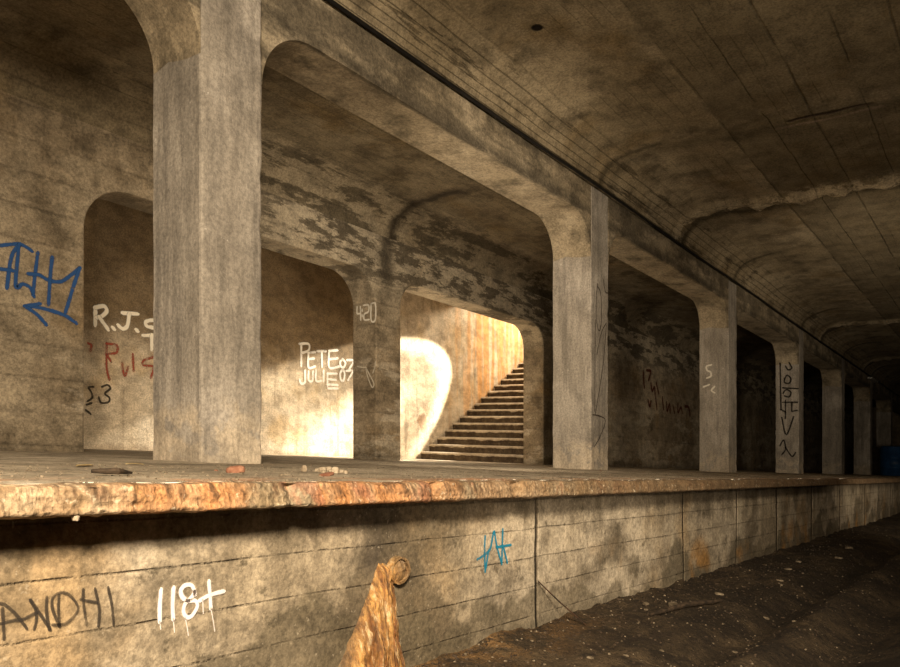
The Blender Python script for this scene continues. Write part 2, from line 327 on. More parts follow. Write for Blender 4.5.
def ceil_extra(s, col, h):
    wob = s.math('MULTIPLY', sub(s, s.noise(1.5, 4, .6), .5), .05)
    flat = s.ramp(s.Z, 3.55, 3.64)
    # fine shuttering boards of the cove, flaked between them
    cv = s.math('SUBTRACT', 1.0, flat)
    L = s.math('MULTIPLY', s.lines(s.Z, .062, .006, s.math('MULTIPLY', wob, .3)), cv)
    fl = s.math('MULTIPLY', s.ramp(s.noise(2.2, 6, .7, stretch=(.35, 1, 5), off=(3,9,3)), .56, .62), cv)
    col = s.mix(s.math('MULTIPLY', L, .5), col, (.06,.045,.025)); col = s.mix(s.math('MULTIPLY', fl, .7), col, (.07,.052,.028))
    h = s.math('SUBTRACT', h, s.math('MULTIPLY', L, .35)); h = s.math('SUBTRACT', h, s.math('MULTIPLY', fl, .3))
    L2 = s.math('MULTIPLY', s.lines(s.Y, .14, .006, wob), s.math('MULTIPLY', flat, s.ramp(s.noise(1.1, 4, .6, off=(5,1,1)), .42, .6)))
    col = s.mix(s.math('MULTIPLY', L2, .25), col, (.05,.038,.02)); h = s.math('SUBTRACT', h, s.math('MULTIPLY', L2, .2))
    jt = None
    for y, w in ((2.53,.02),(2.1,.009),(1.68,.018),(1.2,.01),(.8,.014),(0.0,.02),(-.9,.02)):
        k = s.near(s.Y, y, w, wob); jt = k if jt is None else s.math('MAXIMUM', jt, k)
    jt = s.math('MULTIPLY', jt, s.ramp(s.noise(1.3, 3, .5, off=(9,9,9)), .36, .5))
    col = s.mix(s.math('MULTIPLY', jt, .6), col, (.05,.038,.02)); h = s.math('SUBTRACT', h, s.math('MULTIPLY', jt, .5))
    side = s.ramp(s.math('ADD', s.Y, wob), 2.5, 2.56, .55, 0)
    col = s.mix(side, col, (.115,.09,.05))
    # lime and soot along the transverse cracks
    w2 = s.math('MULTIPLY', sub(s, s.noise(1.4, 5, .65, off=(1,1,1)), .5), .55)
    for x in (8.56, 11.1, 21.2, 28.0, 38.):
        k = s.near(s.X, x-.16, .30, w2); br = s.ramp(s.noise(3.2, 7, .75, off=(4,1,9)), .44, .52)
        col = s.mix(s.math('MULTIPLY', s.math('MULTIPLY', k, br), .9 if x > 9 else .15), col, (.55,.45,.30))
        k = s.near(s.X, x+.12, .22, w2)
        col = s.mix(s.math('MULTIPLY', s.math('MULTIPLY', k, s.ramp(s.Y, .3, 1.6)), .8 if x > 9 else .3), col, (.04,.03,.016))
    k = s.math('MULTIPLY', s.near(s.X, 8.60, .045, s.math('MULTIPLY', w2, .25)), s.math('MULTIPLY', s.ramp(s.Y, 1.10, 1.18), s.ramp(s.Y, 1.98, 1.90)))
    col = s.mix(s.math('MULTIPLY', k, .9), col, (.05,.03,.02)); h = s.math('SUBTRACT', h, s.math('MULTIPLY', k, 1.5))
    k = s.math('MULTIPLY', s.near(s.X, 8.72, .05, s.math('MULTIPLY', w2, .3)), s.math('MULTIPLY', s.ramp(s.Y, 1.02, 1.12), s.ramp(s.Y, 2.2, 1.9)))
    col = s.mix(s.math('MULTIPLY', k, .5), col, (.42,.31,.22))
    # burnt spot
    for x, y in ((5.66, 3.27),):
        dd = s.math('SQRT', s.math('ADD', s.math('POWER', s.math('SUBTRACT', s.X, x), 2), s.math('POWER', s.math('SUBTRACT', s.Y, y), 2)))
        k = s.ramp(s.math('ADD', dd, s.math('MULTIPLY', wob, .7)), .035, .055, 1, 0); col = s.mix(k, col, (.012,.008,.005))
        h = s.math('SUBTRACT', h, s.math('MULTIPLY', k, 1.5))
    # wet tracks climbing the cove above the columns
    for i in range(0, 7):
        x = COL_X + COL_W*.5 + i*PITCH
        k = s.math('MULTIPLY', s.near(s.X, x, .16, w2), s.ramp(s.Y, 3.0, 3.4)); col = s.mix(s.math('MULTIPLY', k, .75), col, (.045,.034,.018))
    return col, h
M_ceil = concrete('ceiling concrete', (.08,.06,.034), (.255,.20,.12), (.36,.29,.185), None, 0, 0, None, .6, (.22,.155,.075), extra=ceil_extra)
def pceil_extra(s, col, h):
    wob = s.math('MULTIPLY', sub(s, s.noise(2.5, 5, .6), .5), .4)
    p = s.noise(1.5, 8, .7, stretch=(.6, 2.2, 2.2), off=(2,5,8)); up = s.math('MULTIPLY', s.ramp(s.Y, 6.3, 6.7), s.math('MULTIPLY', s.ramp(s.X, 4, 5.5), s.ramp(s.Y, 7.1, 7.05)))
    k = s.math('MULTIPLY', s.ramp(p, .48, .54), up); col = s.mix(s.math('MULTIPLY', up, .4), col, (.36,.30,.21)); col = s.mix(s.math('MULTIPLY', k, .75), col, (.045,.035,.02))
    k = s.math('MULTIPLY', s.near(s.X, 8.1, .16, wob), s.ramp(s.Y, 5.3, 6.0)); col = s.mix(s.math('MULTIPLY', k, .9), col, (.03,.022,.013))
    return col, h
M_pceil = concrete('platform ceiling concrete', (.05,.038,.022), (.175,.135,.08), (.25,.20,.125), ('Y', .17, .009), .35, 0, None, .6, (.16,.11,.05), extra=pceil_extra)

def floor_extra(s, col, h):
    g = s.noise(9, 6, .7); col = s.mix(s.ramp(g, .5, .62, 0, .6), col, (.20,.155,.10))
    v = s.voro(34); chips = s.ramp(v.outputs['Distance'], .22, .1, 0, 1)
    on = s.ramp(s.noise(2.1, 4, .6, off=(8,3,3)), .45, .62)
    k = s.math('MULTIPLY', chips, on); col = s.mix(s.math('MULTIPLY', k, .65), col, (.42,.34,.24)); h = s.math('ADD', h, s.math('MULTIPLY', k, .5))
    edge = s.ramp(s.Y, 2.2, 1.85); r = s.ramp(s.noise(2.6, 5, .6, stretch=(1,2,1), off=(1,6,2)), .46, .56)
    col = s.mix(s.math('MULTIPLY', s.math('MULTIPLY', edge, r), .7), col, (.46,.20,.085))
    return col, h
M_plat = concrete('platform floor', (.14,.11,.07), (.40,.33,.235), (.54,.455,.335), None, 0, 0, None, .6, extra=floor_extra, gritty=2)

def lip_mat():
    s = NT('broken slab edge')
    a = s.noise(1.6, 4, .6, stretch=(1,1,.4)); b = s.noise(7, 6, .7, off=(3,3,3)); c = s.noise(40, 3, .6)
    col = s.mix(s.ramp(b, .35, .62), (.25,.18,.10), (.45,.36,.235))
    mid = s.math('MULTIPLY', s.ramp(s.X, .9, 1.3), s.ramp(s.X, 3.0, 1.9)); col = s.mix(s.math('MULTIPLY', s.ramp(a, .44, .54, 0, .8), s.math('MULTIPLY_ADD', mid, .8, .2)), col, (.52,.22,.07))
    rd = s.ramp(s.noise(3.3, 5, .7, stretch=(1.6,1,1), off=(5,1,1)), .54, .62, 0, .6); col = s.mix(rd, col, (.34,.14,.08))
    rd = s.ramp(s.noise(5, 5, .7, stretch=(1.6,1,1), off=(2,8,1)), .58, .68, 0, .5); col = s.mix(rd, col, (.66,.36,.12))
    tooth = s.noise(1.0, 4, .6, stretch=(34, 8, 4)); up = s.math('MULTIPLY', s.ramp(s.Z, -.155, -.135), s.ramp(s.noise(1.4, 2, .5, off=(1,9,9)), .40, .52))
    k = s.math('MULTIPLY', s.ramp(tooth, .5, .64), up); col = s.mix(s.math('MULTIPLY', k, .8), col, (.11,.06,.03))
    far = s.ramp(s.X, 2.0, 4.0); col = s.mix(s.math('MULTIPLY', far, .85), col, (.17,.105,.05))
    v = s.voro(60).outputs['Distance']
    col = s.grit(col, 1.0, (1.5,1,1))
    col = s.mix(s.ramp(c, .6, .72, 0, .5), col, (.80,.68,.48)); col = s.mix(s.ramp(c, .42, .3, 0, .5), col, (.16,.09,.05))
    h = s.math('ADD', s.math('MULTIPLY', v, .3), s.math('ADD', b, s.math('MULTIPLY', tooth, .4)))
    return s.finish(col, h, .018, 1.0, .85, .3)
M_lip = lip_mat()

def dirt():
    s = NT('track bed dirt')
    a = s.noise(1.2, 6, .65); b = s.noise(8, 6, .7, off=(2,2,2)); c = s.noise(45, 4, .7)
    col = s.mix(s.ramp(a, .4, .65), (.032,.022,.012), (.082,.057,.031)); col = s.mix(s.ramp(b, .5, .58, 0, .8), col, (.025,.017,.010))
    v = s.voro(26); on = s.ramp(s.noise(1.5, 4, .6, off=(6,6,1)), .48, .62)
    k = s.math('MULTIPLY', s.ramp(v.outputs['Distance'], .2, .1), on); col = s.mix(s.math('MULTIPLY', k, .6), col, (.27,.21,.135))
    nr = s.math('MULTIPLY', s.ramp(s.Y, 1.5, 1.9), s.ramp(b, .4, .6)); nr = s.math('MULTIPLY', nr, s.ramp(s.X, 4.2, 3.0))
    col = s.mix(s.math('MULTIPLY', nr, .7), col, (.26,.15,.06))
    col = s.grit(col, 1.1)
    h = s.math('ADD', b, s.math('ADD', s.math('MULTIPLY', c, .4), s.math('MULTIPLY', k, .5)))
    return s.finish(col, h, .03, 1.0, .9, .25)
M_dirt = dirt()

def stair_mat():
    s = NT('worn stair concrete'); b = s.noise(6, 6, .7); 
    col = s.mix(s.ramp(b, .4, .6), (.13,.085,.045), (.30,.22,.13))
    col = s.mix(s.ramp(s.noise(15, 5, .7), .55, .65, 0, .6), col, (.50,.42,.30))
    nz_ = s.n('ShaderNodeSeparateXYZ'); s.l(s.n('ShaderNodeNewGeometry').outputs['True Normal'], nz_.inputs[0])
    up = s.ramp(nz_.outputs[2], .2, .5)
    col = s.mix(up, s.mix(.75, col, (.035,.022,.012)), s.mix(.6, col, (.48,.40,.29)))   # lit treads painted pale and dusty, unlit risers painted dark
    return s.finish(s.grit(col), b, .03, 1, .9)
M_stair = stair_mat()

def rust_mat():
    s = NT('rust and lime deposit')
    st = s.noise(1.0, 6, .65, stretch=(24, 8, 3.2), dist=.6); st2 = s.noise(1.0, 6, .75, stretch=(40, 14, 7.0), off=(5,5,5))
    col = s.mix(s.ramp(st, .38, .62), (.22,.085,.018), (.58,.31,.09))
    col = s.mix(s.ramp(st2, .52, .62, 0, .85), col, (.78,.58,.32)); col = s.mix(s.ramp(st2, .50, .38, 0, .85), col, (.12,.05,.016))
    wd = s.math('MULTIPLY_ADD', s.Z, -.42, -.13); gx = s.ramp(s.math('SUBTRACT', s.math('ABSOLUTE', s.math('SUBTRACT', s.X, 2.20)), wd), -.05, .03); col = s.mix(s.math('MULTIPLY', gx, .7), col, (.17,.12,.065))
    col = s.grit(col, .9, (2.5,1,.6))
    h = s.math('ADD', st, st2)
    return s.finish(col, h, .02, 1, .5, .5)
M_rust = rust_mat()

def simple(name, c0, c1, sc=9, rough=.85, metal=0, bump=.006, spec=.3):
    s = NT(name); n = s.noise(sc, 5, .65)
    s.b.inputs['Metallic'].default_value = metal
    return s.finish(s.mix(s.ramp(n, .38, .62), c0, c1), n, bump, 1, rough, spec)
M_brick = simple('broken brick', (.22,.09,.05), (.34,.17,.10), 22)
M_stone = simple('concrete chip', (.26,.20,.13), (.50,.41,.29), 18)
M_chip = simple('dusty chip', (.10,.075,.045), (.26,.205,.135), 18)
M_joint_shadow = simple('black cable', (.006,.005,.004), (.012,.010,.008), 9, .6)
M_dark = simple('dark iron and gap shade', (.02,.015,.01), (.07,.035,.018), 14, .75)
M_wood = simple('rotten wood', (.025,.017,.010), (.075,.050,.030), 20)
M_leaf = simple('dry leaf', (.34,.24,.10), (.62,.50,.28), 12, .6)
M_blue = simple('blue plastic', (.012,.05,.13), (.02,.08,.2), 5, .45)
M_grey = simple('galvanised bracket', (.30,.29,.27), (.55,.52,.46), 20, .5)
M_plain = concrete('far wall concrete', D_, (.24,.185,.115), (.33,.26,.17), ('Z', .2, .012), .4, .4, None, .5)

# ------------------------------------------------------------ the setting
X0, X1 = -6.0, 46.0
def struct(o): o['kind'] = 'structure'; return o

# track bed with wheel ruts and a bank of rubble against the platform wall
def bed(x, y):
    z = FLOOR + .022*fbm(x*1.1, y*1.3, 0) + .016*fbm(x*6, y*7, 3, 5) + .006*fbm(x*24, y*24, 6, 3)
    if y > 1.35: z += .05*(y-1.35)/.6 * (.5 + .6*fbm(x*1.7, y*2, 7, 5))
    for c, w, dp in ((1.17,.13,-.085),(.93,.10,.035),(.66,.16,-.09),(.30,.13,.03),(-.55,.2,-.07)):
        z += dp*math.exp(-((y-c+.03*fbm(x*.7,0,1))/w)**2)
    return W(x, y, z)
struct(grid('floor', spaced(X0, 1.5, .2, 0)[:-1] + spaced(1.5, X1, .018, .22), [-3.2,-2.4,-1.6,-1.0] + lin(-.8, .4, 20) + lin(.42, 2.0, 90), bed, M_dirt))

# platform retaining wall along the tracks
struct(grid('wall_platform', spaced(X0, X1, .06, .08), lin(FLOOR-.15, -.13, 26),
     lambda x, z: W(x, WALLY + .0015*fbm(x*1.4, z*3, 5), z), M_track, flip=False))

# platform slab floor and its broken front edge
def top_z(x, y):
    return PLAT + .006*fbm(x*1.7, y*1.7, 9) + .003*fbm(x*9, y*9, 2)
slab = struct(grid('floor_platform', spaced(X0, X1, .07, .08), lin(1.86, 3.4, 30) + lin(3.5, BACK, 20), lambda x, y: W(x, y, top_z(x, y)), M_plat))
def lip(x, k):
    # k runs 0..1 from the floor over the broken nose and back underneath
    nse = fbm(x*2.2, k*1.2, 4, 4); f2 = fbm(x*9, k*3.0, 1, 4); f3 = fbm(x*28, k*9, 6, 3)
    th = .073
    back = .015*max(0, nse) + .025*max(0, fbm(x*.9, 3, 3)-.15)
    if k < .3:
        t = k/.3; y = 1.86 + (LIPY + .005 + back - 1.86)*t; z = top_z(x, y) - (.006+.014*max(0,f2))*t**4
    elif k < .75:
        t = (k-.3)/.45; y = LIPY + back*(1-t) + .004*(1-2*t)**2 ; z = PLAT - .010 - (th-.010)*t
        y += .004*f2 + .003*f3 + .0045*fbm(x*48, 2, k*1.5, 2)
        if t < .25: y += .004
        if t > .8: y -= .004
    else:
        t = (k-.75)/.25; y = LIPY + .014 + (WALLY + .02 - LIPY)*t; z = PLAT - th - .005 + .012*t
        z -= (.006*max(0, f2) + .007*max(0, f3))*(1-t)
    if .3 <= k < .75: z += .002*f3 - .006*max(0, f2)*((k-.3)/.45)
    notch = math.exp(-((x-2.93)/.035)**2) + .9*math.exp(-((x-1.62)/.025)**2) + .7*math.exp(-((x-2.33)/.02)**2)
    y += .03*notch*(1 if k > .25 else 0)
    return W(x, y, z)
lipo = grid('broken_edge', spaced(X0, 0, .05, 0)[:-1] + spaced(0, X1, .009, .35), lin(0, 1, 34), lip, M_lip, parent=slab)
tag(lipo, 'crumbling orange and cream slab edge')

# inner wall with its two wide openings, built from one notched outline
def arch_notch(xa, xb, z0, top, r, n=10):
    p = [(xa, z0), (xa, top - r)]
    p += [(xa + r - r*math.cos(t), top - r + r*math.sin(t)) for t in lin(0, PI/2, n)[1:]]
    p += [(xb - r + r*math.sin(t), top - r + r*math.cos(t)) for t in lin(0, PI/2, n)]
    return p + [(xb, z0)]
out = [(X0, PLAT-.05)] + arch_notch(3.717, 7.77, PLAT-.05, 2.45, .46) + arch_notch(8.29, 12.36, PLAT-.05, 2.45, .40) + [(X1, PLAT-.05), (X1, PCEIL+.2), (X0, PCEIL+.2)]
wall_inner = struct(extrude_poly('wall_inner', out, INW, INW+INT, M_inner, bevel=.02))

# far wall of the stair passage, and the walls closing it
wall_back = struct(grid('wall_back', lin(2.5, 22, 60), lin(PLAT-.1, 8.5, 40), lambda x, z: W(x, BACK + .002*fbm(x, z, 2), z), M_back))
v, f = box_pts(2.4, 2.5, INW+INT, BACK, PLAT-.1, 3.6); struct(mesh_obj('wall_passage_end', v, f, M_plain))
v, f = box_pts(12.9, 22, INW+INT-.1, INW+INT+.001, 3.3, 8.5); struct(mesh_obj('wall_shaft', v, f, M_plain))
v, f = box_pts(22, 22.1, INW+INT, BACK, 0, 8.5); struct(mesh_obj('wall_shaft_end', v, f, M_plain))
# passage ceiling: level as far as the foot of the stair, then open to the daylight shaft
cp = [(2.4, 3.42), (14.1, 3.42), (14.1, 3.65), (2.4, 3.65)]
struct(extrude_poly('ceiling_passage', cp, INW+INT, BACK, M_pceil))
v, f = box_pts(13.95, 14.1, INW+INT, BACK, 3.6, 8.5); struct(mesh_obj('wall_shaft_front', v, f, M_plain))

# ceilings
prof = [(4.14, 3.268), (3.985, 3.268)]
for i in range(1, 15):
    a = PI/2*i/14; prof.append((3.985 - .72*(1-math.cos(a)), 3.275 + .385*math.sin(a)))
flat = lin(3.2, -2.0, 70)
prof += [(y, 3.66) for y in flat]
def tceil(x, k):
    y, z = prof[k]
    d = 0
    for cx, amp in ((8.56,.12),(11.1,1.15),(21.2,1.0),(28.0,1.0),(38.0,1.0)):
        w = .25*fbm(y*1.1, cx, 0, 4)
        e = x - cx + w*.8
        if abs(e) < .5:
            fade = min(1, max(0, (3.9-y)/.5))
            d += amp*fade*(-.10*math.exp(-((e+.14)/.10)**2) + .11*math.exp(-((e-.05)/.06)**2))*(.5+1.2*abs(fbm(x*3,y*3,cx)))
    if k > 2: d += .008*fbm(x*1.2, y*1.2, 4)
    return W(x, y, z + d)
xs = spaced(X0, X1, .05, .06)
struct(grid('ceiling', xs, range(len(prof)), tceil, M_ceil, flip=True))
v, f = box_pts(X0, X1, ROW_Y+.10, ROW_Y+COL_T, BEAM_TOP-.002, 3.9); struct(mesh_obj('trim_1', v, f, M_dark))  # dark backing put behind the joint gap so its shade stays black
pp = [(4.3, PCEIL)] + [(y, PCEIL) for y in lin(4.5, 6.3, 10)]
for i in range(1, 13):
    a = PI/2*i/12; pp.append((6.3 + .70*math.sin(a), PCEIL - .42*(1-math.cos(a))))
pp.append((7.0, 2.98))
struct(grid('ceiling_platform', spaced(X0, X1, .15, .08), range(len(pp)), lambda x, k: W(x, pp[k][0] - (.004 if k > 10 else 0), pp[k][1] + .006*fbm(x, pp[k][0], 3)), M_inner if False else M_pceil))
# the near side and the ends of the tunnel
v, f = box_pts(X0, X1, -3.2, -2.9, -1.1, 3.9); struct(mesh_obj('wall_near', v, f, M_plain))
cv = [(-2.0, 3.66)] + [(-2.0 - .9*math.sin(PI/2*i/8), 3.66 - .5*(1-math.cos(PI/2*i/8))) for i in range(1, 9)]
struct(grid('ceiling_near', lin(X0, X1, 60), range(len(cv)), lambda x, k: W(x, cv[k][0], cv[k][1]), M_plain, flip=True))
for nm, xa, xb in (('wall_left', X0-.2, X0+.01), ('wall_right', X1-.01, X1+.2)):
    v, f = box_pts(xa, xb, -3.2, INW+.4, -1.2, 3.9); struct(mesh_obj(nm, v, f, M_plain))

# ------------------------------------------------------------ columns
def column_mesh():
    n_r = 90; zs = [PLAT-.02] + lin(PLAT+.01, BEAM_TOP, n_r); prof_c = []
    w, t, b = COL_W, COL_T, .018
    base = [(0, t), (0, t*.66), (0, t*.33), (0, b), (b*.3, b*.3), (b, 0), (w*.33, 0), (w*.66, 0), (w-b, 0), (w-b*.3, b*.3), (w, b), (w, t*.5), (w, t-b), (w-b, t), (w*.5, t), (b, t)]
    verts = []; rnd = random.Random(3)
    for z in zs:
        for i, (px, py) in enumerate(base):
            cx, cy = w/2, t/2; dx, dy = px-cx, py-cy
            k = .006*fbm(px*4, py*4, z*2.2, 4) + (.012*min(0, fbm(px*9+4, py*9, z*7, 3)) if i in (3,4,5,8,9,10) else 0)
            L = math.hypot(dx, dy); px2, py2 = px + dx/L*k, py + dy/L*k
            
            verts.append((COL_X + px2, ROW_Y + py2, z))
    verts = [W(*v) for v in verts]; m = len(base)
    faces = [(i*m+j, i*m+(j+1) % m, (i+1)*m+(j+1) % m, (i+1)*m+j) for i in range(len(zs)-1) for j in range(m)]
    faces = [q for q in faces]
    faces.append(tuple((len(zs)-1)*m + j for j in range(m))); faces.append(tuple(range(m))[::-1])
    return verts, faces
v, f = column_mesh()
c0 = mesh_obj('concrete_column', v, f, M_col, origin=W(COL_X, ROW_Y, PLAT-.02), smooth=False)
bm = bmesh.new(); bm.from_mesh(c0.data); bmesh.ops.recalc_face_normals(bm, faces=bm.faces); bm.to_mesh(c0.data); bm.free()
col_labels = {
 0: 'largest and nearest grey concrete column, bare face, on the broken platform edge',
 1: 'second concrete column from the left, thin looping black scrawl down its pale track face',
 2: 'third concrete column from the left, pale S mark on its shaded side',
 3: 'fourth concrete column from the left, black vertical tag on its side',
 4: 'fifth concrete column from the left, dark band above its pale foot',
 5: 'sixth concrete column from the left, plain and dim, partway down the tunnel',
 6: 'farthest concrete column that still shows, at the right edge beside the blue barrel',
 -1: 'concrete column standing out of the photograph to the left of the nearest one'}
cols = {}
for i in range(0, 7):
    c = c0 if i == 0 else c0.copy()
    if i: C.objects.link(c); c.location = c0.location + Vector((i*PITCH, 0, -GR*i*PITCH))
    tag(c, col_labels[i], 'column', 'concrete columns along the platform edge'); cols[i] = c
cL = c0.copy(); C.objects.link(cL); cL.location = c0.location + Vector((-PITCH, 0, GR*PITCH))
tag(cL, col_labels[-1], 'column', 'concrete columns along the platform edge')

def beam(i):
    xa, xb = COL_X + COL_W + i*PITCH, COL_X + (i+1)*PITCH
    r = SOFF - SPRING
    p = arch_notch(xa - .004, xb + .004, SPRING - .02, SOFF, r, 12) + [(xb, SPRING-.02)] 
    # close over the top: outline runs round the arch then back along the top
    arch = arch_notch(xa, xb, SPRING, SOFF, r, 14)
    arch = [arch[0]] + arch[2:-1]
    pts = arch + [(xb, BEAM_TOP), (xa, BEAM_TOP)]
    return extrude_poly('concrete_beam', pts, ROW_Y + .002, ROW_Y + COL_T - .002, M_beam, origin=W(xa, ROW_Y, SPRING), bevel=.012)
bl = {-1: 'arched concrete beam above the left corner, left of the nearest column',
 0: 'long arched concrete beam between the nearest column and the second column',
 1: 'arched concrete beam between the second and third columns',
 2: 'arched concrete beam between the third and fourth columns',
 3: 'arched concrete beam between the fourth and fifth columns',
 4: 'small arched beam between the fifth and sixth columns',
 5: 'farthest little arched beam, joining the last two columns in view'}
for i in range(-1, 6):
    tag(beam(i), bl[i], 'beam', 'arched concrete beams joining the columns')
v, f = box_pts(COL_X+COL_W+6*PITCH, X1, ROW_Y, ROW_Y+COL_T, SOFF, BEAM_TOP); struct(mesh_obj('trim_2', v, f, M_beam))
v, f = box_pts(X0, COL_X-PITCH, ROW_Y, ROW_Y+COL_T, SOFF, BEAM_TOP); struct(mesh_obj('trim_3', v, f, M_beam))
v, f = box_pts(X0, X1, ROW_Y+.12, ROW_Y+COL_T-.01, BEAM_TOP, PCEIL+.3); struct(mesh_obj('trim_4', v, f, M_pceil))

# ------------------------------------------------------------ staircase
st = empty('staircase', W(12.7, (INW+INT+BACK)/2, PLAT))
tag(st, 'worn concrete staircase climbing to daylight beyond the bright opening', 'staircase')
NR, RISE, RUN = 22, .169, .284
for k in range(NR):
    xa = 12.7 + k*RUN; z0 = PLAT + k*RISE; zt = z0 + RISE
    def fn(u, j, xa=xa, z0=z0, zt=zt, k=k):
        # j: 0 bottom of riser, .. tread back ; nosing crumbles
        jt = .035*max(0, fbm(u*3.1, k*1.7, 2, 4)) + .016*fbm(u*14, k, 5)
        pts = [(xa+.012, z0-.02), (xa+.012, z0+.05), (xa+.004, zt-.060-jt), (xa-.014, zt-.050-jt), (xa+.004+jt*.4, zt-.030-jt*.5), (xa+.028+jt, zt-.010-jt*.3), (xa+.06+jt, zt), (xa+.17, zt+.004*fbm(u*8,k,4)), (xa+RUN+.03, zt)]
        x, z = pts[j]
        p = W(x, u, z); 
        return p
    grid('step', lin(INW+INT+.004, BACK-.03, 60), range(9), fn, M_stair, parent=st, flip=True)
v, f = box_pts(12.7+NR*RUN, 22, INW+INT, BACK, PLAT+NR*RISE-.2, PLAT+NR*RISE); struct(mesh_obj('floor_landing', v, f, M_stair))

# ------------------------------------------------------------ painted writing
def paint(name, key, color, width, parent, label, alpha=.9, ragged=.5, side=-1):
    pl, val, strokes = STROKES[key]
    verts = []; faces = []; uv = []
    off = .004 if key not in ('thin_scrawl',) else .010
    for si, s in enumerate(strokes):
        # smooth the polyline a little
        P = [Vector(p) for p in s]
        Q = []
        for i in range(len(P)-1):
            a = P[max(i-1,0)]; b = P[i]; c = P[i+1]; d = P[min(i+2, len(P)-1)]
            n = 6
            for t in range(n):
                u = t/n
                Q.append(.5*((2*b) + (c-a)*u + (2*a-5*b+4*c-d)*u*u + (3*b-a-3*c+d)*u**3))
        Q.append(P[-1]); 
        base = len(verts)
        t0 = (Q[1]-Q[0]).normalized(); t1 = (Q[-1]-Q[-2]).normalized()
        Q = [Q[0]-t0*width*.4] + Q + [Q[-1]+t1*width*.4]
        for i, q in enumerate(Q):
            d = (Q[min(i+1, len(Q)-1)] - Q[max(i-1, 0)]); d = d.normalized() if d.length > 1e-6 else Vector((1, 0))
            nrm = Vector((-d.y, d.x)); w = width*.5*(1 + .25*noise.noise(Vector((q.x*20, q.y*20, si))))
            if i in (0, len(Q)-1): w *= .5
            for e in (-1, 0, 1):
                a = q + nrm*w*e
                if pl == 'Y': verts.append(W(a.x, val - off - si*.0002, a.y))
                else: verts.append(W(val - off - si*.0002, a.x, a.y))
                uv.append(1 - abs(e))
        for i in range(len(Q)-1):
            for e in (0, 1):
                a = base + i*3 + e; faces.append((a, a+1, a+4, a+3))
    s = NT(name + ' ' + key)
    at = s.n('ShaderNodeAttribute'); at.attribute_name = 'core'
    nz = s.noise(55, 4, .7); nz2 = s.noise(9, 4, .7)
    al = s.ramp(s.math('ADD', at.outputs['Fac'], s.math('MULTIPLY', sub(s, nz, .5), 1.1*ragged)), .12, .55)
    al = s.math('MULTIPLY', al, s.math('MULTIPLY', s.ramp(nz2, .30, .50, 1-ragged, 1), alpha))
    s.put(al, s.b.inputs['Alpha'])
    m = s.finish(color + (1,), None, rough=.8)
    o = mesh_obj(name, verts, faces, m, parent=parent)
    a = o.data.attributes.new('core', 'FLOAT', 'POINT')
    for i, x in enumerate(uv): a.data[i].value = x
    tag(o, label); return o
def col_paint(i, *a, **k):
    c = cols[i]; o = paint(*a, parent=None, **k)
    o.parent = c; o.location = -c.location; return o
wp = bpy.data.objects['wall_platform']
paint('graffiti', 'blue_tag', (.025,.085,.24), .050, wall_inner, 'blue sprayed letters with an arrow under them', .92, .35)
paint('graffiti', 'initials', (.90,.82,.66), .085, wall_back, 'chalky white initials', 1, .15)
paint('graffiti', 'red_word', (.36,.07,.04), .055, wall_back, 'faded red word', .7, .8)
paint('graffiti', 'black_numerals', (.04,.03,.02), .045, wall_back, 'small black numerals', .85, .3)
paint('graffiti', 'black_word', (.035,.028,.022), .0115, wp, 'smudged black capital letters', .72, .6)
paint('graffiti', 'white_numerals', (.90,.84,.80), .019, wp, 'thick dripping white numerals and a plus sign', .95, .25)
paint('graffiti', 'white_drips', (.86,.78,.72), .0055, wp, 'thin white paint drips', .8, .3)
paint('graffiti', 'white_names', (.95,.90,.80), .07, wall_back, 'two lines of white brushed capitals with numerals', .75, .6)
paint('graffiti', 'clock_numerals', (.80,.74,.62), .040, wall_inner, 'square white numerals', .85, .35)
paint('graffiti', 'loop_scrawl', (.70,.62,.48), .03, wall_inner, 'pale looped scrawl', .7, .4)
paint('graffiti', 'blue_scribble', (.01,.20,.32), .019, wp, 'bright blue scribble', .9, .4)
paint('graffiti', 'faint_red', (.10,.014,.008), .11, wall_inner, 'faint dark red writing in shade', .8, .5)
def cp_(i, *a, **k): return col_paint(i, *a, **k)
cp_(1, 'graffiti', 'thin_scrawl', (.05,.035,.025), .020, label='thin looping black scrawl', alpha=.85, ragged=.3)
cp_(2, 'graffiti', 'white_letter', (.80,.74,.62), .05, label='pale painted S mark', alpha=.9, ragged=.35)
cp_(3, 'graffiti', 'black_tag', (.02,.015,.01), .05, label='black vertical tag', alpha=.85, ragged=.3)

# ------------------------------------------------------------ drain pipe and its deposit
dp = empty('drain_pipe', W(2.285, 1.96, -.51)); tag(dp, 'short rusty drain pipe stub poking out of the track wall under the platform', 'pipe')
ax = Vector((-.10, -1, -.02)).normalized()
def ring(c, r0, r1, l0, l1, n=28):
    a = ax.cross(Vector((0,0,1))).normalized(); b = ax.cross(a); V = []; F = []
    for L, r in ((l0, r1), (l1, r1), (l1, r0), (l0, r0)):
        for k in range(n):
            t = 2*PI*k/n; V.append(c + ax*L + (a*math.cos(t) + b*math.sin(t))*r*(1+.03*fbm(math.cos(t)*3, math.sin(t)*3, L*9)))
    for i in range(4):
        for k in range(n):
            F.append((i*n+k, i*n+(k+1) % n, ((i+1) % 4)*n+(k+1) % n, ((i+1) % 4)*n+k))
    return V, F
pc = W(2.285, 1.97, -.455)
v, f = ring(pc, .044, .053, -.01, .045); mesh_obj('pipe_rim', v, f, M_rust, parent=dp, smooth=False)
def plug(u, v):
    a = ax.cross(Vector((0,0,1))).normalized(); b = ax.cross(a); r = .045*u
    return pc + ax*(.030 + .018*(1-u*u) + .006*fbm(math.cos(v)*2*u, math.sin(v)*2*u, 1)) + (a*math.cos(v) + b*math.sin(v))*r
grid('clogged_mouth', lin(0, 1, 10), lin(0, 2*PI, 29), plug, M_rust, parent=dp)

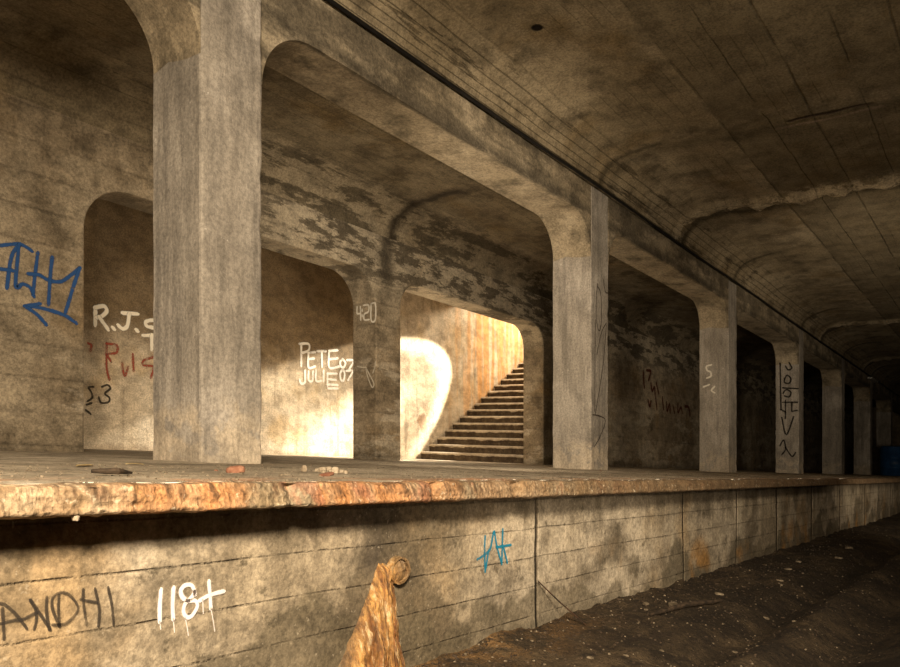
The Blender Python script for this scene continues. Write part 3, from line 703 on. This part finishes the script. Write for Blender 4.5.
def dep(u, t):
    # t: 0 top .. 1 ground ; u: -1..1 across
    z = -.420 - .49*t
    cx = 2.222 - .055*t**.8; hw = .040 + .180*t**1.1 + .014*fbm(t*6, u, 2)
    p = .03 + .085*t**.7
    x = cx + u*hw*((1.12 + .35*t*t) if u < 0 else .88) + .008*fbm(z*9, u*2, 3)
    prof = max(0, 1 - abs(u)**1.7)**.9 * (1 + .25*fbm(u*2.5, 3, 1))
    rib = .020*fbm(x*24, z*2.2, 1, 5) + .010*fbm(x*60, z*10, 4, 3) + .012*fbm(x*14, z*12, 8, 3)
    cap = math.sqrt(min(1, t/.07+.02))
    return W(x, WALLY + .012 - p*prof*cap - rib*prof, z)
dpo = grid('mineral_deposit', lin(-1, 1, 90), lin(0, 1, 80), dep, M_rust, flip=True)
tag(dpo, 'orange rust and lime mound flowing down the track wall below the drain pipe', 'mineral deposit')

# ------------------------------------------------------------ loose things
rnd = random.Random(11)
def rock(name, x, y, z, sx, sy, sz, mat, seed, sub_=2, rough=.35):
    bm = bmesh.new(); bmesh.ops.create_icosphere(bm, subdivisions=sub_, radius=1)
    for v in bm.verts:
        n = noise.noise(v.co*1.3 + Vector((seed, seed*2, 0))); d = 1 + rough*n
        v.co = Vector((v.co.x*sx*d, v.co.y*sy*d, v.co.z*sz*d))
        v.co.x = max(-sx*.85, min(sx*.85, v.co.x)); v.co.y = max(-sy*.85, min(sy*.85, v.co.y)); v.co.z = max(-sz*.6, min(sz*.75, v.co.z))
    me = bpy.data.meshes.new(name); bm.to_mesh(me); bm.free(); me.materials.append(mat)
    o = bpy.data.objects.new(name, me); C.objects.link(o)
    o.location = W(x, y, z + sz*.55); o.rotation_euler = (0, math.atan(GR), rnd.uniform(0, 6)); return o
def on_plat(x, y): return top_z(x, y)
def on_bed(x, y): return bed(x, y).z + GR*x - HC
tag(rock('brick_fragment', 1.98, 2.55, on_plat(1.98,2.55), .045,.028,.022, M_brick, 3), 'red brick fragment on the platform floor in front of the nearest column', 'brick')
tag(rock('brick_fragment', 2.13, 2.18, on_plat(2.13,2.18), .05,.022,.010, M_brick, 8), 'thin reddish flake lying between the brick fragment and the platform edge', 'brick')
# crumbled heap of small stones: each its own stone
for k in range(14):
    a = rnd.uniform(0, 6.28); r = rnd.uniform(0, 1)**.6
    x, y = 2.52 + .13*r*math.cos(a), 2.62 + .16*r*math.sin(a)
    tag(rock('stone', x, y, on_plat(x, y), *(rnd.uniform(.010,.022) for _ in range(3)), M_stone, k), 'one of the crumbled stones heaped on the platform right of the nearest column', 'stone', 'crumbled stones in the little heap')
for k in range(46):
    x = rnd.uniform(.3, 9)**1.0; y = rnd.uniform(1.86, 3.9)
    if COL_X-.1 < x < COL_X+COL_W+.1 and y > 3.8: continue
    s_ = rnd.uniform(.003, .009)
    tag(rock('stone', x, y, on_plat(x, y), s_*1.3, s_, s_*.6, M_chip if rnd.random() < .85 else M_brick, k+40, 1), 'tiny crumb of concrete scattered on the platform floor', 'stone', 'crumbs scattered on the platform')
# fallen leaves
def leaf(x, y, sz, rot, label):
    V = []; F = []
    n = 8
    for i in range(n+1):
        t = i/n; w = sz*.45*math.sin(PI*t)**.8; cx = (t-.5)*2*sz
        for e in (-1, 0, 1):
            px, py = cx, w*e; X = x + px*math.cos(rot) - py*math.sin(rot); Y = y + px*math.sin(rot) + py*math.cos(rot)
            V.append(W(X, Y, on_plat(X, Y) + .004 + .004*abs(e)))
    for i in range(n):
        for e in (0, 1): F.append((i*3+e, i*3+e+1, i*3+e+4, i*3+e+3))
    o = mesh_obj('dry_leaf', V, F, M_leaf, origin=W(x, y, on_plat(x, y)+.004)); m = o.modifiers.new('s', 'SOLIDIFY'); m.thickness = .001
    return tag(o, label, 'leaf')
leaf(1.62, 3.05, .045, .3, 'dry leaf on the platform left of the nearest column, the left one of two')
leaf(2.02, 3.35, .040, -.4, 'dry leaf on the platform just left of the nearest column, the right one of two')
# splinter lying on the slab at the far left
v, f = tube([W(1.20, 2.22, on_plat(1.2,2.22)+.012), W(1.27, 2.20, on_plat(1.27,2.2)+.016), W(1.34, 2.24, on_plat(1.34,2.24)+.010)], [.006,.011,.004], 7)
tag(mesh_obj('wood_splinter', v, f, M_wood, origin=W(1.2, 2.22, PLAT)), 'short dark splinter lying on the platform at the far left', 'wood')
# chip dangling from the slab edge
o = rock('hanging_chip', .935, 1.803, -.190, .011,.009,.018, M_stone, 5); tag(o, 'pale pinkish chip hanging under the slab edge at the far left', 'stone')

# leaning rod, iron stub and rubble in the track bed
v, f = tube([W(3.38, 1.945, -.62), W(3.47, 1.88, -.72), W(3.62, 1.80, on_bed(3.62,1.80)+.004)], .0035, 8)
tag(mesh_obj('thin_rod', v, f, M_dark, origin=W(3.62, 1.70, on_bed(3.62,1.7))), 'thin dark rod leaning against the track wall beside the vertical crack', 'rod')
bx_, by_ = 2.55, 1.08
v, f = tube([W(bx_, by_, on_bed(bx_,by_)-.03), W(bx_+.003, by_, on_bed(bx_,by_)+.035), W(bx_+.012, by_-.004, on_bed(bx_,by_)+.065)], [.019,.021,.015], 8)
tag(mesh_obj('iron_stub', v, f, M_dark, origin=W(bx_, by_, on_bed(bx_,by_))), 'rusty iron stub sticking up from the track bed at the bottom edge', 'stub')
slabs = [(4.5,1.66,.10,.045,.020),(5.2,1.60,.05,.03,.02),(4.3,1.75,.03,.025,.018),(3.05,1.50,.022,.018,.014),(6.2,1.45,.045,.03,.016),
         (6.9,1.55,.06,.04,.02),(7.6,1.62,.05,.03,.02),(3.5,1.35,.03,.02,.012),(5.0,1.25,.035,.02,.015),(8.3,1.4,.06,.05,.02),(4.0,1.15,.03,.02,.012),(9.5,1.5,.07,.05,.03)]
for k, (x, y, a, b, c) in enumerate(slabs):
    tag(rock('rubble_stone', x, y, on_bed(x, y)-.004, a*.7, b*.7, c*.7, M_chip, k*3+1), 'pale chip of broken concrete lying in the dark track bed by the wall', 'stone', 'concrete chips in the track bed')
for k in range(150):
    x = 2.2 + 9*rnd.random()**1.3; y = 1.95 - .95*rnd.random()**1.2; s_ = rnd.uniform(.004, .012)
    tag(rock('rubble_stone', x, y, on_bed(x, y)-.002, s_*1.4, s_, s_*.7, M_chip if rnd.random() < .3 else M_wood, k+90, 1), 'small stone in the debris strip along the foot of the track wall', 'stone', 'small stones strewn along the wall foot')
def gravel(name, n, place, lo, hi, mat, label):
    V = []; F = []; rg = random.Random(len(name)*7 + n)
    for i in range(n):
        x, y, z = place(rg); s_ = rg.uniform(lo, hi); b = len(V); a0 = rg.uniform(0, 6.28)
        for k in range(5):
            a = a0 + k*1.256 + rg.uniform(-.3, .3); r = s_*rg.uniform(.6, 1.2)
            V.append(W(x + r*1.3*math.cos(a), y + r*math.sin(a), z - s_*.2)); V.append(W(x + r*.9*math.cos(a), y + r*.7*math.sin(a), z + s_*rg.uniform(.3, .8)))
        F.append(tuple(b + 2*k + 1 for k in range(5)))
        for k in range(5):
            k2 = (k+1) % 5; F.append((b+2*k, b+2*k2, b+2*k2+1, b+2*k+1))
    o = mesh_obj(name, V, F, mat); o.data.materials.append(M_chip)
    for i, p in enumerate(o.data.polygons): p.material_index = 1 if (i//6) % 6 == 0 else 0
    return tag(o, label, 'gravel', kind='stuff')
def on_track(rg):
    x = 2.0 + 11*rg.random()**1.6; y = 1.95 - 1.35*rg.random()**1.5; return x, y, on_bed(x, y)
gravel('gravel', 5200, on_track, .002, .008, M_wood, 'fine dark gravel and pale crumbs covering the track bed')
def on_slab(rg):
    x = .2 + 9*rg.random()**1.3; y = 1.83 + 1.6*rg.random()**1.3; return x, y, on_plat(x, y)
gravel('grit', 2600, on_slab, .0012, .0055, M_chip, 'fine concrete grit strewn over the platform floor')
# stick lying in the bed
v, f = tube([W(4.05,1.62,on_bed(4.05,1.62)+.014), W(4.45,1.57,on_bed(4.45,1.57)+.022), W(4.95,1.50,on_bed(4.95,1.5)+.014)], [.010,.016,.008], 7)
tag(mesh_obj('wooden_stick', v, f, M_wood, origin=W(4.45,1.57,on_bed(4.45,1.57))), 'dark stick lying in the track bed near the wall', 'stick')

v, f = tube([W(x, 3.972 + .006*fbm(x*.4, 1, 2), 3.245 + .010*fbm(x*.3, 2, 5)) for x in spaced(X0+.02, X1-.02, .25, .03)], .017, 8)  # black tube added in place of the dark shadow gap at the joint
tag(mesh_obj('joint_shadow', v, f, M_joint_shadow, origin=W(0, 3.972, 3.245), smooth=True), 'long black cable running the length of the tunnel in place of the shaded ceiling joint', 'filler')
# little bracket under the beam line and the blue barrel far down the platform
v, f = box_pts(28.9, 30.3, 3.86, 3.998, 3.12, 3.17); v2, f2 = box_pts(28.9, 28.95, 3.86, 3.998, 3.17, 3.24)
tag(mesh_obj('bracket', v, f, M_grey, origin=W(28.9, 3.98, 3.12)), 'small pale metal bracket catching light below the ceiling joint, far right', 'bracket')
br = empty('barrel', W(30.7, 3.42, PLAT)); tag(br, 'dark blue plastic barrel on the platform at the far right edge', 'barrel')
V = []; F = []; n = 24
pr = [(0,0),(.42,0),(.44,.03),(.44,.30),(.47,.32),(.44,.34),(.44,.62),(.47,.64),(.44,.66),(.44,.95),(.40,1.0)]
for r, z in pr:
    for k in range(n): t = 2*PI*k/n; V.append(W(30.7, 3.42, PLAT+.005) + Vector((max(r,.001)*math.cos(t), max(r,.001)*math.sin(t), z)))
for i in range(len(pr)-1):
    for k in range(n): F.append((i*n+k, i*n+(k+1) % n, (i+1)*n+(k+1) % n, (i+1)*n+k))
mesh_obj('barrel_body', V, F, M_blue, parent=br, smooth=True)
V = []; F = []
for r, z in ((.40,.99),(.42,1.02),(.36,1.03),(.001,1.02)):
    for k in range(n): t = 2*PI*k/n; V.append(W(30.7, 3.42, PLAT+.005) + Vector((r*math.cos(t), r*math.sin(t), z)))
for i in range(3):
    for k in range(n): F.append((i*n+k, i*n+(k+1) % n, (i+1)*n+(k+1) % n, (i+1)*n+k))
mesh_obj('lid', V, F, M_blue, parent=br, smooth=True)

# ------------------------------------------------------------ light
def light(name, kind, loc, target, energy, color, **kw):
    L = bpy.data.lights.new(name, kind); L.energy = energy; L.color = color
    for k, v_ in kw.items(): setattr(L, k, v_)
    o = bpy.data.objects.new(name, L); C.objects.link(o); o.location = loc
    if target is not None: o.rotation_euler = (Vector(target) - Vector(loc)).to_track_quat('-Z', 'Y').to_euler()
    return o
WARM = (1.0, .83, .62)
light('torch_and_fill', 'SPOT', W(-1.6, -1.5, 2.1), W(2.3, 3.5, -1.0), 3500, WARM, spot_size=math.radians(94), spot_blend=1.0, shadow_soft_size=.40)
light('torch_and_fill', 'SPOT', W(2.5, -1.2, .3), W(6.2, 4.0, 3.4), 420, WARM, spot_size=math.radians(120), spot_blend=1.0, shadow_soft_size=.5)  # unseen fill spot added to brighten the nearer ceiling and beams
light('torch_and_fill', 'SPOT', W(9.0, -1.2, .2), W(22, 2.0, 4.6), 1000, WARM, spot_size=math.radians(100), spot_blend=1.0, shadow_soft_size=.5)  # unseen fill spot added to brighten the distant ceiling
light('torch_and_fill', 'SPOT', W(4.9, 2.4, .7), W(7.8, 6.9, 1.9), 480, WARM, spot_size=math.radians(115), spot_blend=1.0, shadow_soft_size=.3)  # unseen fill spot added to brighten the pier and inner wall
light('passage_fill', 'POINT', W(9.2, 8.0, .3), None, 90, WARM, shadow_soft_size=.15)  # unseen fill light added to brighten the passage and opening soffits
light('daylight', 'AREA', W(17.4, 8.8, 4.9), W(12, 9.3, .8), 430, (1.0, .83, .62), shape='RECTANGLE', size=1.6, size_y=1.2)
# hand torch held high on the stairs: its reflector throws a brighter rim
hs = light('hand_torch', 'SPOT', W(17.82, 7.79, 4.456), W(17.82-.4020, 7.79+.1312, 4.456-.2327), 16000, (1.0, .89, .72), spot_size=math.radians(24.2), spot_blend=.12, shadow_soft_size=.03)
hl = hs.data; hl.use_nodes = True; t_ = hl.node_tree
em = [n for n in t_.nodes if n.type == 'EMISSION'][0]
tc = t_.nodes.new('ShaderNodeTexCoord'); sp_ = t_.nodes.new('ShaderNodeSeparateXYZ'); t_.links.new(tc.outputs['Normal'], sp_.inputs[0])
ab = t_.nodes.new('ShaderNodeMath'); ab.operation = 'ABSOLUTE'; t_.links.new(sp_.outputs[2], ab.inputs[0])
ac = t_.nodes.new('ShaderNodeMath'); ac.operation = 'ARCCOSINE'; t_.links.new(ab.outputs[0], ac.inputs[0])
mr = t_.nodes.new('ShaderNodeValToRGB'); dv = t_.nodes.new('ShaderNodeMath'); dv.operation = 'DIVIDE'; dv.inputs[1].default_value = math.radians(12.1)
t_.links.new(ac.outputs[0], dv.inputs[0]); t_.links.new(dv.outputs[0], mr.inputs[0])
cr = mr.color_ramp; cr.elements[0].position = 0; cr.elements[0].color = (2.1,2.1,2.1,1); cr.elements[1].position = 1; cr.elements[1].color = (.5,.5,.5,1)
for p_, v_ in ((.22, 1.7), (.50, .42), (.70, .34), (.84, 1.0), (.92, .9)):
    e_ = cr.elements.new(p_); e_.color = (v_, v_, v_, 1)
t_.links.new(mr.outputs[0], em.inputs['Strength'])

w = bpy.data.worlds.new('World'); bpy.context.scene.world = w; w.use_nodes = True
bg = w.node_tree.nodes['Background']; bg.inputs[0].default_value = (1.0, .80, .52, 1); bg.inputs[1].default_value = 3

cam = bpy.data.cameras.new('Camera'); co = bpy.data.objects.new('Camera', cam); C.objects.link(co)
co.location = (0, 0, HC); co.rotation_euler = (PI/2, 0, math.atan(.74) - PI/2)
cam.sensor_width = 36; cam.lens = 765/900*36; cam.shift_y = (415-333.5)/900; cam.clip_start = .02; cam.clip_end = 200
sc = bpy.context.scene; sc.camera = co
vs = sc.view_settings; vs.view_transform = 'Standard'; vs.look = 'None'; vs.gamma = 1; vs.exposure = 0.0; vs.use_curve_mapping = False
